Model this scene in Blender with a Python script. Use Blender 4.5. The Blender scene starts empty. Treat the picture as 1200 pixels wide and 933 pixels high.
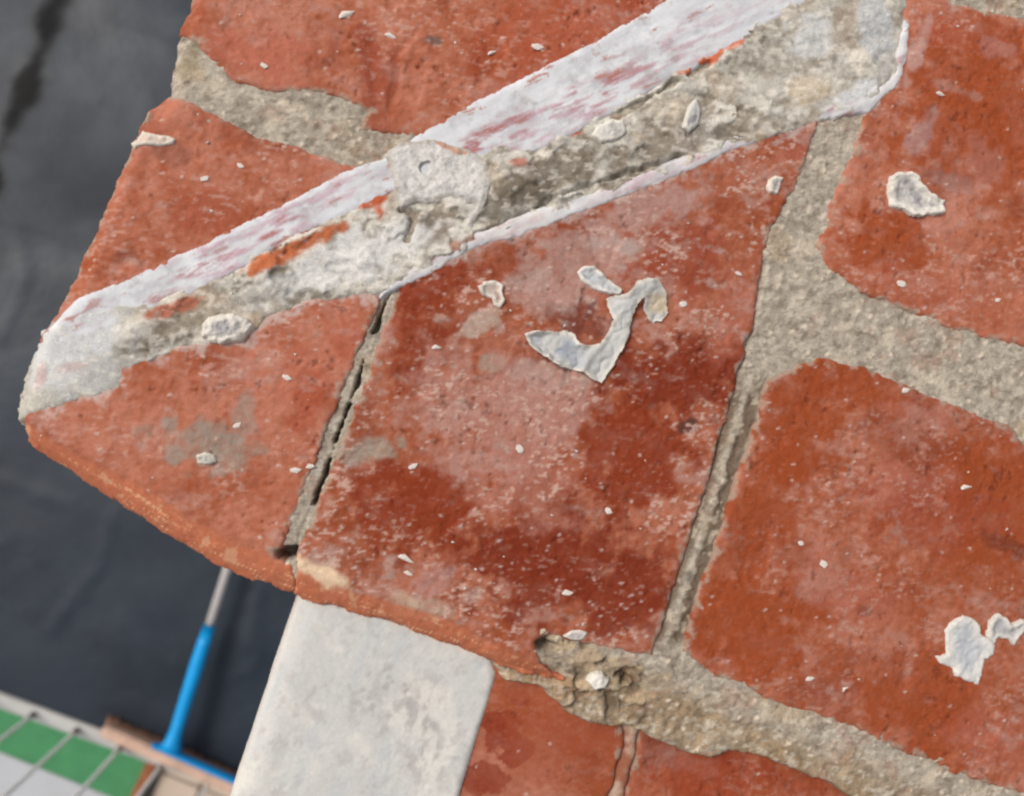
import bpy, bmesh, math, random
import numpy as np
from mathutils import Vector, Matrix, Quaternion

# ------------------------------------------------------------------ camera
SC = bpy.context.scene
COL = SC.collection
ZTOP = 1.40            # top of the brick wall above the flat roof (m)
HCAM = 0.25            # phone held this far above the bricks
FPX = 920.0            # focal length in plan pixels (frame 1200 x 933)
CX, CY = 600.0, 466.5
NAD = (480.0, 500.0)   # where straight-down falls in the frame
ZG = -2.6              # garden level

down = np.array([(NAD[0]-CX)/FPX, -(NAD[1]-CY)/FPX, -1.0]); down /= np.linalg.norm(down)
Zw = -down
Xw = np.array([1.0, 0, 0]) - Zw*Zw[0]; Xw /= np.linalg.norm(Xw)
Yw = np.cross(Zw, Xw)
W2C = np.stack([Xw, Yw, Zw], axis=1)
C2W = W2C.T
CAMP = np.array([0.0, 0.0, ZTOP+HCAM])
cam_d = bpy.data.cameras.new('camera'); cam = bpy.data.objects.new('camera', cam_d); COL.objects.link(cam)
M4 = Matrix.Identity(4)
for i in range(3):
    for j in range(3): M4[i][j] = C2W[i, j]
    M4[i][3] = CAMP[i]
cam.matrix_world = M4
cam_d.sensor_width = 36.0; cam_d.lens = FPX/1200*36.0
cam_d.clip_start = 0.01; cam_d.clip_end = 500
cam_d.dof.use_dof = True; cam_d.dof.focus_distance = HCAM*1.03; cam_d.dof.aperture_fstop = 10.5
SC.camera = cam
SC.cycles.filter_width = 2.35
SC.render.resolution_x, SC.render.resolution_y = 1024, 796

# ------------------------------------------------------------------ sky, sun, exposure
SUN_EL, SUN_AZ = 50.0, 146.0    # azimuth of the sun in the plan, degrees counter-clockwise from +X
w = bpy.data.worlds.new('World'); SC.world = w; w.use_nodes = True
nt = w.node_tree; nt.nodes.clear()
sky = nt.nodes.new('ShaderNodeTexSky'); sky.sky_type = 'NISHITA'; sky.sun_disc = False
sky.sun_elevation = math.radians(SUN_EL); sky.sun_rotation = math.radians(90-SUN_AZ)
sky.air_density = 1.0; sky.dust_density = 6.0; sky.ozone_density = 0.6
hs = nt.nodes.new('ShaderNodeHueSaturation'); hs.inputs['Saturation'].default_value = 0.30
bg = nt.nodes.new('ShaderNodeBackground'); bg.inputs['Strength'].default_value = 0.12
wo = nt.nodes.new('ShaderNodeOutputWorld')
nt.links.new(sky.outputs[0], hs.inputs['Color']); nt.links.new(hs.outputs[0], bg.inputs[0]); nt.links.new(bg.outputs[0], wo.inputs[0])
sun_d = bpy.data.lights.new('sun', 'SUN'); sun_d.energy = 1.4; sun_d.angle = math.radians(16); sun_d.color = (1.0, 0.95, 0.88)
sun = bpy.data.objects.new('sun', sun_d); COL.objects.link(sun)
sdir = Vector((math.cos(math.radians(SUN_EL))*math.cos(math.radians(SUN_AZ)), math.cos(math.radians(SUN_EL))*math.sin(math.radians(SUN_AZ)), math.sin(math.radians(SUN_EL))))
sun.rotation_euler = sdir.to_track_quat('Z', 'Y').to_euler(); sun.location = sdir*6
SC.view_settings.view_transform = 'Standard'; SC.view_settings.look = 'None'
SC.view_settings.exposure = -0.08; SC.view_settings.gamma = 1.0

# ------------------------------------------------------------------ plan <-> world
def P(u, v, z):
    """plan pixel -> world point on the level z"""
    d = C2W @ np.array([(u-CX)/FPX, -(v-CY)/FPX, -1.0])
    t = (z-CAMP[2])/d[2]
    return CAMP + d*t
def UV(x, y, z):
    """world arrays -> plan pixels"""
    q = np.stack([x-CAMP[0], y-CAMP[1], np.broadcast_to(z-CAMP[2], x.shape)], -1) @ W2C.T
    return CX + FPX*q[..., 0]/-q[..., 2], CY - FPX*q[..., 1]/-q[..., 2]
PXMM = 920/250.0
def lin(r, g, b, k=1.0):
    f = lambda c: (c/255/12.92 if c/255 <= 0.04045 else ((c/255+0.055)/1.055)**2.4)
    return np.array([f(r), f(g), f(b)])*k

# ------------------------------------------------------------------ noise
_RT = np.random.RandomState(12345).rand(1024, 1024).astype(np.float32)
def _h(ix, iy, seed):
    return _RT[(ix.astype(np.int32)+seed*37) & 1023, (iy.astype(np.int32)+seed*91) & 1023]
def vn(x, y, seed=0):
    ix, iy = np.floor(x), np.floor(y); fx, fy = x-ix, y-iy
    fx = fx*fx*fx*(fx*(fx*6-15)+10); fy = fy*fy*fy*(fy*(fy*6-15)+10)
    a, b = _h(ix, iy, seed), _h(ix+1, iy, seed); c, d = _h(ix, iy+1, seed), _h(ix+1, iy+1, seed)
    return (a+(b-a)*fx)*(1-fy)+(c+(d-c)*fx)*fy
def fbm(x, y, s, o=4, seed=0, g=0.5):
    """-1..1, s = feature size in the units of x"""
    t = 0; a = 1; n = 0; x = x/s; y = y/s
    for k in range(o):
        ca, sa = math.cos(0.6*k+0.3), math.sin(0.6*k+0.3)
        t = t+a*(vn(x*ca-y*sa+17.3*k, x*sa+y*ca-9.1*k, seed+k*31)*2-1); n += a; a *= g; x = x*2.03; y = y*2.03
    return t/n*1.5
def cells(x, y, s, seed=0):
    """nearest random point: distance (in cell units) and its random id"""
    x = x/s; y = y/s; ix, iy = np.floor(x), np.floor(y)
    best = np.full(x.shape, 9.0); rid = np.zeros(x.shape)
    for i in (-1, 0, 1):
        for j in (-1, 0, 1):
            cx, cy = ix+i, iy+j
            px, py = cx+_h(cx, cy, seed), cy+_h(cx, cy, seed+7)
            d = np.hypot(px-x, py-y); m = d < best
            best = np.where(m, d, best); rid = np.where(m, _h(cx, cy, seed+13), rid)
    return best, rid
def S(a, b, x):
    t = np.clip((x-a)/(b-a), 0, 1); return t*t*(3-2*t)
def sdpoly(u, v, poly):
    """signed distance, positive inside"""
    d = np.full(u.shape, 1e9); ins = np.zeros(u.shape, bool); n = len(poly)
    for i in range(n):
        ax, ay = poly[i]; bx, by = poly[(i+1) % n]; ex, ey = bx-ax, by-ay
        wx, wy = u-ax, v-ay
        t = np.clip((wx*ex+wy*ey)/(ex*ex+ey*ey+1e-9), 0, 1)
        d = np.minimum(d, np.hypot(wx-ex*t, wy-ey*t))
        if ay != by:
            c = ((ay > v) != (by > v)) & (u < (bx-ax)*(v-ay)/(by-ay)+ax); ins ^= c
    return np.where(ins, d, -d)
def dline(u, v, pts):
    d = np.full(u.shape, 1e9)
    for (ax, ay), (bx, by) in zip(pts[:-1], pts[1:]):
        ex, ey = bx-ax, by-ay; wx, wy = u-ax, v-ay
        t = np.clip((wx*ex+wy*ey)/(ex*ex+ey*ey+1e-9), 0, 1)
        d = np.minimum(d, np.hypot(wx-ex*t, wy-ey*t))
    return d
def mix(c, k, m):
    return c*(1-m[..., None])+np.asarray(k)*m[..., None]
def blot(u, v, x, y, cu, cv, ru, rv, deg, soft=0.35, seed=0, rough=0.45):
    a = math.radians(deg); du, dv = u-cu, v-cv
    p, q = (du*math.cos(a)+dv*math.sin(a))/ru, (-du*math.sin(a)+dv*math.cos(a))/rv
    r = np.hypot(p, q)+rough*fbm(x, y, 5.0, 4, seed+int(cu*7+cv*3))
    return 1-S(1-soft, 1+soft, r)

# ------------------------------------------------------------------ materials
def new_mat(name):
    m = bpy.data.materials.new(name); m.use_nodes = True
    n = m.node_tree; b = n.nodes['Principled BSDF']; return m, n, b
def surf_mat(name, rough=0.8, grain=1500, bump=0.25, dist=0.0003, spec=0.3, vary=0.18, rough_var=0.15):
    """own colour from the mesh's colour layer, fine grain and relief from noise"""
    m, n, b = new_mat(name); N = n.nodes; L = n.links
    at = N.new('ShaderNodeAttribute'); at.attribute_name = 'Col'
    tc = N.new('ShaderNodeTexCoord')
    nz = N.new('ShaderNodeTexNoise'); nz.inputs['Scale'].default_value = grain; nz.inputs['Detail'].default_value = 5; nz.inputs['Roughness'].default_value = 0.65
    L.new(tc.outputs['Object'], nz.inputs['Vector'])
    mr = N.new('ShaderNodeMapRange'); mr.inputs['From Min'].default_value = 0.25; mr.inputs['From Max'].default_value = 0.75
    mr.inputs['To Min'].default_value = 1-vary; mr.inputs['To Max'].default_value = 1+vary
    L.new(nz.outputs['Fac'], mr.inputs['Value'])
    mx = N.new('ShaderNodeVectorMath'); mx.operation = 'SCALE'
    L.new(at.outputs['Color'], mx.inputs[0]); L.new(mr.outputs[0], mx.inputs['Scale'])
    L.new(mx.outputs[0], b.inputs['Base Color'])
    bp = N.new('ShaderNodeBump'); bp.inputs['Strength'].default_value = bump; bp.inputs['Distance'].default_value = dist
    L.new(nz.outputs['Fac'], bp.inputs['Height']); L.new(bp.outputs[0], b.inputs['Normal'])
    nr = N.new('ShaderNodeTexNoise'); nr.inputs['Scale'].default_value = grain*0.06; nr.inputs['Detail'].default_value = 4
    L.new(tc.outputs['Object'], nr.inputs['Vector'])
    rr = N.new('ShaderNodeMapRange'); rr.inputs['From Min'].default_value = 0.3; rr.inputs['From Max'].default_value = 0.7
    rr.inputs['To Min'].default_value = max(0.05, rough-rough_var); rr.inputs['To Max'].default_value = min(1, rough+rough_var)
    L.new(nr.outputs['Fac'], rr.inputs['Value']); L.new(rr.outputs[0], b.inputs['Roughness'])
    b.inputs['Specular IOR Level'].default_value = spec
    return m
def flat_mat(name, col, rough=0.5, metal=0.0, vary=0.12, scale=60, bump=0.1, dist=0.001, spec=0.4, stretch=(1, 1, 1)):
    m, n, b = new_mat(name); N = n.nodes; L = n.links
    tc = N.new('ShaderNodeTexCoord'); mp = N.new('ShaderNodeMapping'); mp.inputs['Scale'].default_value = stretch
    nz = N.new('ShaderNodeTexNoise'); nz.inputs['Scale'].default_value = scale; nz.inputs['Detail'].default_value = 6; nz.inputs['Roughness'].default_value = 0.6
    L.new(tc.outputs['Object'], mp.inputs[0]); L.new(mp.outputs[0], nz.inputs['Vector'])
    cr = N.new('ShaderNodeValToRGB'); c = np.asarray(col)
    cr.color_ramp.elements[0].position = 0.3; cr.color_ramp.elements[1].position = 0.7
    cr.color_ramp.elements[0].color = (*(c*(1-vary)), 1); cr.color_ramp.elements[1].color = (*np.minimum(c*(1+vary), 1), 1)
    L.new(nz.outputs['Fac'], cr.inputs[0]); L.new(cr.outputs[0], b.inputs['Base Color'])
    b.inputs['Roughness'].default_value = rough; b.inputs['Metallic'].default_value = metal
    b.inputs['Specular IOR Level'].default_value = spec
    bp = N.new('ShaderNodeBump'); bp.inputs['Strength'].default_value = bump; bp.inputs['Distance'].default_value = dist
    L.new(nz.outputs['Fac'], bp.inputs['Height']); L.new(bp.outputs[0], b.inputs['Normal'])
    return m

MB = surf_mat('fired_brick', rough=0.66, grain=1900, bump=0.45, dist=0.0003, spec=0.12, vary=0.17)
MM = surf_mat('lime_mortar', rough=0.92, grain=1500, bump=0.6, dist=0.0005, spec=0.15, vary=0.24)
MP = surf_mat('old_white_paint', rough=0.75, grain=1400, bump=0.25, dist=0.0003, spec=0.25, vary=0.08)
MR = surf_mat('white_render', rough=0.85, grain=900, bump=0.35, dist=0.0003, spec=0.2, vary=0.08)
MF = surf_mat('paint_flake', rough=0.7, grain=1500, bump=0.25, dist=0.0002, spec=0.3, vary=0.08)

# ------------------------------------------------------------------ object helpers
def tag(o, label=None, cat=None, group=None, kind=None):
    if label: o['label'] = label
    if cat: o['category'] = cat
    if group: o['group'] = group
    if kind: o['kind'] = kind
    return o
def empty(name, loc):
    o = bpy.data.objects.new(name, None); COL.objects.link(o); o.location = loc; o.empty_display_size = 0.02; return o
def link(name, me, mat, parent=None, loc=None):
    o = bpy.data.objects.new(name, me); COL.objects.link(o)
    if mat and not me.materials: me.materials.append(mat)
    if loc is not None: o.location = loc
    if parent: o.parent = parent; o.matrix_parent_inverse = Matrix.Translation(parent.location).inverted()
    return o
def grid_mesh(name, X, Y, Zv, keep, colr=None, smooth=True):
    """height field from world arrays; faces only where all four corners are kept"""
    ny, nx = X.shape
    f = keep[:-1, :-1] & keep[1:, :-1] & keep[:-1, 1:] & keep[1:, 1:]
    idx = np.arange(nx*ny).reshape(ny, nx)
    a, b, c, d = idx[:-1, :-1][f], idx[:-1, 1:][f], idx[1:, 1:][f], idx[1:, :-1][f]
    q = np.stack([a, b, c, d], 1)
    used = np.unique(q); rem = np.full(nx*ny, -1); rem[used] = np.arange(len(used)); q = rem[q]
    co = np.stack([X.ravel()[used], Y.ravel()[used], Zv.ravel()[used]], 1).astype(np.float32)
    me = bpy.data.meshes.new(name); me.vertices.add(len(co)); me.vertices.foreach_set('co', co.ravel())
    me.loops.add(q.size); me.loops.foreach_set('vertex_index', q.ravel().astype(np.int32))
    me.polygons.add(len(q)); me.polygons.foreach_set('loop_start', np.arange(0, q.size, 4, dtype=np.int32))
    me.polygons.foreach_set('use_smooth', np.full(len(q), smooth))
    me.update(calc_edges=True)
    if colr is not None:
        at = me.color_attributes.new('Col', 'FLOAT_COLOR', 'POINT')
        cc = np.ones((len(co), 4), np.float32); cc[:, :3] = np.clip(colr.reshape(-1, 3)[used], 0.005, 0.9)
        at.data.foreach_set('color', cc.ravel())
    return me
def field(poly, res, margin=2.5):
    """grid over a plan polygon on the wall-top level; mm coordinates plus plan pixels"""
    w_ = np.array([P(u, v, ZTOP)[:2] for u, v in poly])*1000
    x0, y0 = np.floor(w_.min(0)-margin); x1, y1 = np.ceil(w_.max(0)+margin)
    x, y = np.meshgrid(np.arange(x0, x1, res), np.arange(y0, y1, res))
    u, v = UV(x/1000, y/1000, ZTOP)
    return x, y, u, v
def patch(name, mat, parent, x, y, h, keep, c):
    """h in mm relative to the wall top"""
    return link(name, grid_mesh(name, x/1000, y/1000, ZTOP+h/1000, keep, c), mat, parent)
RES = 0.52

# ------------------------------------------------------------------ the brick wall: outlines in the plan
T_ = [(330, -170), (222, 0), (208, 35), (232, 50), (250, 74), (275, 95), (320, 106), (372, 106), (405, 116), (434, 130), (424, 150), (480, 158), (560, 170), (700, 110), (870, 10), (960, -60), (1000, -170)]
A_ = [(196, 109), (225, 120), (255, 138), (300, 160), (345, 172), (375, 182), (405, 192), (440, 206), (490, 225), (478, 300), (450, 337), (428, 390), (401, 455), (376, 520), (353, 580), (338, 625), (330, 640), (316, 646), (322, 658), (342, 664), (342, 697), (300, 684), (250, 664), (200, 634), (135, 592), (70, 548), (18, 515), (24, 460), (45, 392), (72, 352), (110, 270), (152, 165), (172, 130)]
B_ = [(474, 330), (520, 250), (600, 200), (760, 150), (960, 100), (957, 145), (935, 215), (905, 265), (893, 310), (880, 385), (862, 450), (838, 535), (808, 625), (785, 700), (765, 768), (735, 765), (690, 752), (645, 742), (625, 752), (632, 778), (660, 800), (620, 795), (580, 780), (520, 755), (450, 730), (360, 706), (344, 699), (350, 645), (374, 592), (400, 525), (424, 460), (448, 392)]
R1_ = [(1062, -170), (1060, 30), (1050, 90), (1017, 128), (1000, 180), (975, 240), (960, 288), (975, 315), (1010, 340), (1060, 362), (1120, 385), (1200, 405), (1400, 455), (1400, 90), (1200, 22), (1150, 12), (1115, 2), (1090, -30), (1080, -170)]
R0_ = [(1110, -170), (1120, -40), (1200, -25), (1400, 40), (1400, -170)]
R2_ = [(960, 420), (930, 430), (903, 447), (885, 505), (865, 562), (840, 642), (815, 712), (803, 762), (832, 787), (870, 803), (910, 824), (960, 838), (1000, 852), (1060, 880), (1120, 907), (1200, 930), (1400, 990), (1400, 590), (1200, 522), (1183, 500), (1120, 475), (1050, 448), (1010, 430)]
R3A = [(530, 770), (590, 788), (640, 803), (665, 830), (700, 850), (735, 858), (738, 885), (725, 930), (690, 1060), (480, 1060)]
R3B = [(762, 862), (790, 872), (830, 884), (900, 882), (950, 903), (1010, 933), (1080, 962), (1250, 1060), (712, 1060), (745, 930)]
FIL = [(16, 492), (30, 430), (45, 390), (100, 360), (190, 352), (280, 310), (400, 250), (455, 222), (560, 180), (640, 160), (720, 122), (800, 78), (870, 38), (940, -8), (1000, -60), (1090, -170), (1066, -60), (1060, 25), (1050, 88), (1020, 128), (960, 142), (832, 184), (702, 236), (562, 286), (484, 326), (440, 344), (370, 352), (310, 375), (285, 400), (215, 408), (145, 432), (142, 455), (80, 472), (40, 484)]
OUT_LEFT = [(330, -170), (222, 0), (208, 35), (196, 109), (152, 165), (110, 270), (72, 352), (45, 392), (24, 460), (18, 515)]
OUT_LOW = [(10, 506), (70, 548), (135, 592), (200, 634), (250, 664), (350, 703), (450, 730), (520, 755), (580, 780), (655, 800)]

def base(x, y, u, v):
    """shared relief of the wall top in mm, worn away toward the free edges"""
    h = 0.55*fbm(x, y, 38, 3, 3)+0.10*fbm(x, y, 7, 3, 5)
    dl = dline(u, v, OUT_LEFT)/PXMM+0.8*fbm(x, y, 9, 3, 71)
    h = h-2.6*(1-S(0, 6, dl))**1.5
    dl2 = dline(u, v, OUT_LOW)/PXMM
    wl = 7.0+4.0*S(40, 170, u)+1.0*fbm(x, y, 30, 2, 12)-3.0*S(340, 430, u)-2.5*S(500, 620, u)
    t = np.clip(1-dl2/wl, 0, 1)
    # worn, ridged bevel along the low edge
    ridges = 0.16*np.sin(dl2*3.1+1.5*fbm(x, y, 40, 2, 77))*S(0.2, 0.4, t)*S(-.2, .4, fbm(x, y, 35, 2, 78))
    chip = S(0.45, 0.7, fbm(x, y, 10, 3, 91))*S(0.2, 0.6, t)*0.8
    h = h-4.8*np.maximum(t-.03, 0)**1.15+ridges*0.3-chip*0.3
    return h, t
TP = 1.0
def brick(name, poly, blots, tone=0.84, z=0.0, dust=0.5, fleck=0.3, seed=0, outer=True, scum=0.5, offs=0.6, smooth=False, dents=()):
    x, y, u, v = field(poly, RES)
    sd = sdpoly(u, v, poly)/PXMM+0.75*fbm(x, y, 5.5, 5, 40+seed, .6)+0.2*fbm(x, y, 1.4, 2, 45+seed)+offs
    bh, t = base(x, y, u, v)
    if not outer: bh = 0.4*fbm(x, y, 38, 3, 3); t = np.zeros_like(bh)
    rel = 0.12 if smooth else 1.0
    pn = fbm(x, y, 2.4, 3, 60+seed, .6); pit = S(0.85, 1.1, pn+.35*fbm(x, y, 14, 3, 61+seed))
    h = z+bh+rel*(0.16*fbm(x, y, 2.6, 3, 14+seed)+0.11*fbm(x, y, 1.0, 2, 15+seed)-0.45*pit)
    ch = S(0.50, 0.75, fbm(x, y, 11, 4, 120+seed)); h = h-ch*0.35*rel
    for cu, cv, ru, rv, dg, dp in dents: h = h-dp*blot(u, v, x, y, cu, cv, ru, rv, dg, .5, seed, .3)
    fd = sdpoly(u, v, FIL)/PXMM
    h = h-4.5*S(0.6, 2.2, fd)*(z == 0)                     # the chase cut for the old flashing
    r = 2.0
    e = np.clip(r-sd, 0, r)
    h = h-(r-np.sqrt(np.maximum(r*r-e*e, 0)))*0.8-np.clip(-sd, 0, 3)*9
    # own colour: fired red, dusty film, flecks of lime; one blot holds painted shadow
    red = lin(164, 84, 52); dusty = lin(194, 124, 100); deep = lin(138, 60, 34)
    n1 = fbm(x, y, 26, 5, 200+seed, 0.55); n2 = fbm(x, y, 6, 4, 210+seed, .6); n3 = fbm(x, y*1.5, 1.9, 3, 220+seed)
    c = np.broadcast_to(red, x.shape+(3,)).copy()
    c = mix(c, dusty, np.clip(dust+0.40*n1+0.35*n2+0.30*n3, 0, 1))
    c = mix(c, deep, 0.55*S(0.15, 0.8, fbm(x, y, 15, 5, 230+seed)+0.2*n3))
    for bl in blots:
        cu, cv, ru, rv, dg, k, al = bl[:7]; so = bl[7] if len(bl) > 7 else 0.32
        m = blot(u, v, x, y, cu, cv, ru, rv, dg, so, seed, .55+.0*al)*al
        c = mix(c, lin(*k), np.clip(m*(1+0.25*n3), 0, 1))
    # lime bloom and flecks, drawn out a little across the bed
    bloom = S(0.05, 0.85, fbm(x*0.6+y*0.25, y, 9, 5, 240+seed, 0.6)+0.30*n3)*scum
    clean = np.zeros(x.shape)
    for bl in blots:
        if bl[5] in (CLEAN, DEEP, BCL): clean = np.maximum(clean, blot(u, v, x, y, *bl[:5], .32, seed, .55)*bl[6])
    c = mix(c, lin(196, 150, 136), bloom*0.75*(1-0.85*clean))
    gz = S(.35, .9, fbm(x*.8+y*.3, y*1.1, 6, 5, 245+seed, .65))*scum; c = mix(c, lin(190, 172, 162), gz*.6*(1-.8*clean))
    den = S(-0.35, 0.55, fbm(x, y, 16, 4, 330+seed))*(1-0.85*clean)
    fl = fbm(x*0.62+y*0.2, y*1.25, 1.35, 3, 340+seed, .55)
    m = S(0.50, 0.90, fl+0.30*den)*np.clip(fleck*1.7*(0.25+den), 0, 1)
    c = mix(c, lin(220, 184, 168), m*0.72); h = h+m*0.06
    d, rid = cells(x+0.6*fl, y*1.3, 4.2, 320+seed)
    m = (1-S(0.07, 0.19, d))*(rid < fleck*0.5*(0.4+den)); c = mix(c, lin(222, 196, 184), m*0.7); h = h+m*.15
    c = mix(c, lin(104, 50, 36), pit*0.45)
    # mortar and lime left on the arrises and beside the scar
    nr = fbm(x, y, 3.2, 4, 350+seed, .6)
    c = mix(c, lin(176, 160, 142), S(.05, .6, nr+.5-sd*.32)*(1-S(1.5, 4.5, sd))*.7)
    c = mix(c, lin(206, 190, 182), S(.1, .8, nr+.45+fd*.16)*(1-S(0, 9, -fd))*(z == 0)*.65)
    c = c*tone
    # bare fired clay where the arris is worn off
    c = mix(c, lin(190, 112, 80), S(0.03, 0.30, t+.05*n2)*0.88)
    c = mix(c, lin(174, 102, 74), S(0.55, 0.8, t+0.10*n2)*0.7)
    stk = fbm(dline(u, v, OUT_LOW)*.9, (u*.86+v*.5)*.06, 1.6, 3, 94, .6); c = mix(c, lin(236, 190, 150), S(.5, .8, stk)*S(.25, .45, t)*.6)
    c = mix(c, lin(214, 170, 134), S(0.45, 0.62, fbm(x, y, 5, 4, 93))*S(0.1, 0.3, t)*(1-S(0.7, 0.95, t))*0.5)
    for bl in blots:
        if bl[:2] == (376, 673): c = mix(c, lin(226, 196, 164), blot(u, v, x, y, 376, 676, 28, 10, 32, .3, seed, .7)*.9)
    o = patch('brick', MB, wall, x, y, h, sd > -2.0, c)
    return o

wc = P(600, 400, 0)
wall = empty('brick_wall', (wc[0], wc[1], 0))
tag(wall, 'old red brick wall top with rough mortar joints and a diagonal white painted mortar scar', 'wall')
CLEAN = (162, 76, 40); DEEP = (134, 52, 29); BCL = (146, 60, 32); GREY = (150, 138, 128); PINK = (190, 118, 100); PALE = (205, 178, 165)
brick('T', T_, [(660, 40, 110, 60, -25, (172, 80, 50), .6), (430, 70, 14, 45, -5, (150, 66, 44), .7), (455, 100, 12, 40, 10, (150, 66, 44), .6), (780, 10, 60, 30, -30, (165, 72, 44), .6), (300, 60, 60, 30, 20, (190, 106, 84), .6), (508, 48, 9, 6, 0, (110, 90, 84), .8)], dust=.55, fleck=.20, seed=1, scum=.4, tone=.88, dents=[(437, 75, 7, 45, -6, .45), (462, 105, 6, 34, 8, .4), (478, 50, 40, 4, -50, .3)])
brick('A', A_, [(240, 522, 50, 26, 10, (160, 142, 128), .85), (285, 490, 16, 28, 20, (165, 145, 132), .6), (150, 304, 15, 12, 20, (128, 66, 46), .6), (150, 314, 10, 7, 0, (196, 104, 66), .7), (200, 178, 22, 12, 30, (150, 92, 72), .7), (250, 250, 60, 25, 20, (166, 80, 54), .6), (330, 440, 60, 40, 0, (188, 108, 84), .5), (405, 395, 20, 30, 0, (176, 88, 62), .6), (360, 470, 20, 40, 10, (168, 76, 46), .6), (290, 430, 40, 12, -15, (196, 140, 122), .6)], dust=.66, fleck=.22, seed=2, scum=.5, tone=.88, dents=[(150, 305, 12, 9, 25, .4), (198, 182, 9, 7, 0, .3)])
brick('B', B_, [(505, 330, 70, 32, -20, BCL, .9), (490, 400, 32, 55, 15, BCL, .85), (800, 440, 95, 42, -8, DEEP, .95), (745, 530, 60, 62, 10, BCL, .98), (480, 600, 65, 55, 10, BCL, .95), (640, 660, 95, 60, -5, DEEP, .95), (740, 700, 60, 50, 0, DEEP, .85), (800, 300, 60, 45, 0, (158, 72, 50), .7), (680, 372, 40, 22, 5, (120, 62, 52), .75), (760, 245, 70, 24, -18, (190, 158, 150), .6), (690, 300, 70, 26, -10, (188, 156, 146), .6), (720, 285, 30, 12, 10, (200, 184, 178), .55), (620, 330, 30, 12, -15, (196, 170, 160), .5), (560, 380, 26, 12, -20, (196, 178, 162), .75), (575, 425, 18, 10, 0, (176, 158, 142), .7), (430, 525, 30, 17, -8, (170, 152, 136), .9), (570, 480, 90, 60, 15, (196, 146, 132), .6), (640, 470, 60, 40, 0, (194, 148, 136), .5), (660, 345, 50, 20, -10, (196, 166, 156), .55), (640, 440, 40, 14, 15, (200, 172, 162), .5), (600, 560, 80, 40, 30, (192, 130, 114), .5), (500, 690, 14, 34, 45, (196, 150, 140), .6), (500, 712, 30, 12, 15, (196, 168, 148), .7), (806, 500, 10, 10, 0, (92, 62, 56), .8), (850, 380, 22, 60, 10, (176, 100, 80), .5), (470, 710, 16, 14, 15, (205, 176, 150), .7), (376, 673, 28, 13, 35, (236, 206, 174), .95), (930, 165, 26, 18, 20, (168, 82, 62), .6)], dust=.42, fleck=.55, seed=3, scum=.9, tone=.80)  # dark blot left of the curled flake's neck: the flake's shadow, painted in
brick('R1', R1_, [(1130, 110, 95, 75, -10, CLEAN, .9), (1040, 285, 50, 38, 0, CLEAN, .92), (1180, 160, 60, 70, 0, CLEAN, .8), (1110, 30, 40, 26, 10, (172, 84, 56), .6), (1080, 160, 14, 30, 30, (172, 140, 136), .6), (1110, 210, 30, 10, 20, (160, 120, 112), .55), (1150, 185, 22, 26, 0, (176, 118, 104), .5), (1165, 55, 26, 12, 20, (176, 120, 112), .5), (1075, 60, 9, 40, 22, (206, 170, 160), .6), (1120, 105, 26, 6, 18, (176, 130, 116), .6), (1090, 340, 80, 20, 20, (176, 96, 74), .4)], dust=.62, fleck=.25, seed=4, scum=.45, tone=.86)
brick('R0', R0_, [], dust=.5, fleck=.2, seed=9)
brick('R2', R2_, [(935, 490, 48, 70, 20, CLEAN, .9), (1000, 450, 60, 28, 15, CLEAN, .85), (890, 600, 40, 60, 15, CLEAN, .8), (880, 740, 75, 62, 20, CLEAN, .9), (1080, 820, 70, 55, 20, CLEAN, .85), (1170, 590, 60, 70, 0, CLEAN, .85), (1050, 570, 60, 26, 0, PINK, .5), (1090, 610, 80, 40, 5, (158, 70, 44), .6), (990, 690, 70, 30, 20, (184, 108, 88), .5), (1160, 860, 50, 30, 20, (178, 98, 78), .5), (1180, 640, 24, 10, 20, (110, 52, 36), .6), (1010, 715, 12, 7, 0, (122, 64, 48), .6), (1080, 490, 40, 12, 15, (190, 116, 96), .5)], dust=.42, fleck=.2, seed=5, scum=.45, tone=.82)
brick('R3A', R3A, [(600, 880, 20, 45, -38, (148, 62, 38), .95, .06), (612, 822, 16, 10, 20, (150, 64, 40), .8, .1), (560, 925, 30, 18, 10, (146, 62, 40), .8, .1), (660, 880, 60, 50, 0, (166, 82, 54), .5), (640, 830, 50, 12, 20, (176, 96, 66), .5)], z=-7.5, dust=.28, fleck=.04, seed=6, outer=False, scum=.1, smooth=True)
brick('R3B', R3B, [(830, 920, 60, 40, 10, (156, 68, 40), .8), (780, 890, 26, 22, 0, (126, 72, 60), .5), (910, 920, 50, 14, 20, (150, 62, 38), .6)], z=-8.0, dust=.30, fleck=.12, seed=7, outer=False, scum=.25)

# ------------------------------------------------------------------ mortar
UNDER = (T_, A_, B_, R1_, R2_)
MORT = [(335, -165), (226, 2), (203, 48), (196, 112), (158, 172), (118, 275), (80, 358), (40, 420), (30, 508), (140, 585), (255, 655), (355, 695), (455, 722), (572, 776), (592, 800), (640, 811), (666, 836), (692, 850), (740, 856), (772, 872), (798, 882), (836, 892), (868, 882), (910, 893), (960, 915), (1010, 940), (1100, 985), (1400, 1080), (1400, -170)]
x, y, u, v = field(MORT, RES)
sd = sdpoly(u, v, MORT)/PXMM+0.8*fbm(x, y, 6, 4, 50)
bh, t = base(x, y, u, v)
wq = fbm(x, y, 2.2, 3, 55); pd, pr = cells(x+wq, y*1.2+wq, 2.6, 500); pd2, pr2 = cells(x+wq*.6, y*1.2, 1.3, 510)
h = bh-0.75+0.5*fbm(x, y, 9, 5, 51, .55)+0.22*fbm(x, y, 1.8, 3, 52)+0.30*(1-S(0.05, 0.5, pd+.2*fbm(x, y, 1.1, 2, 54)))*(pr > .72)+0.18*(1-S(0.1, .5, pd2))*(pr2 > .7)
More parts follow.
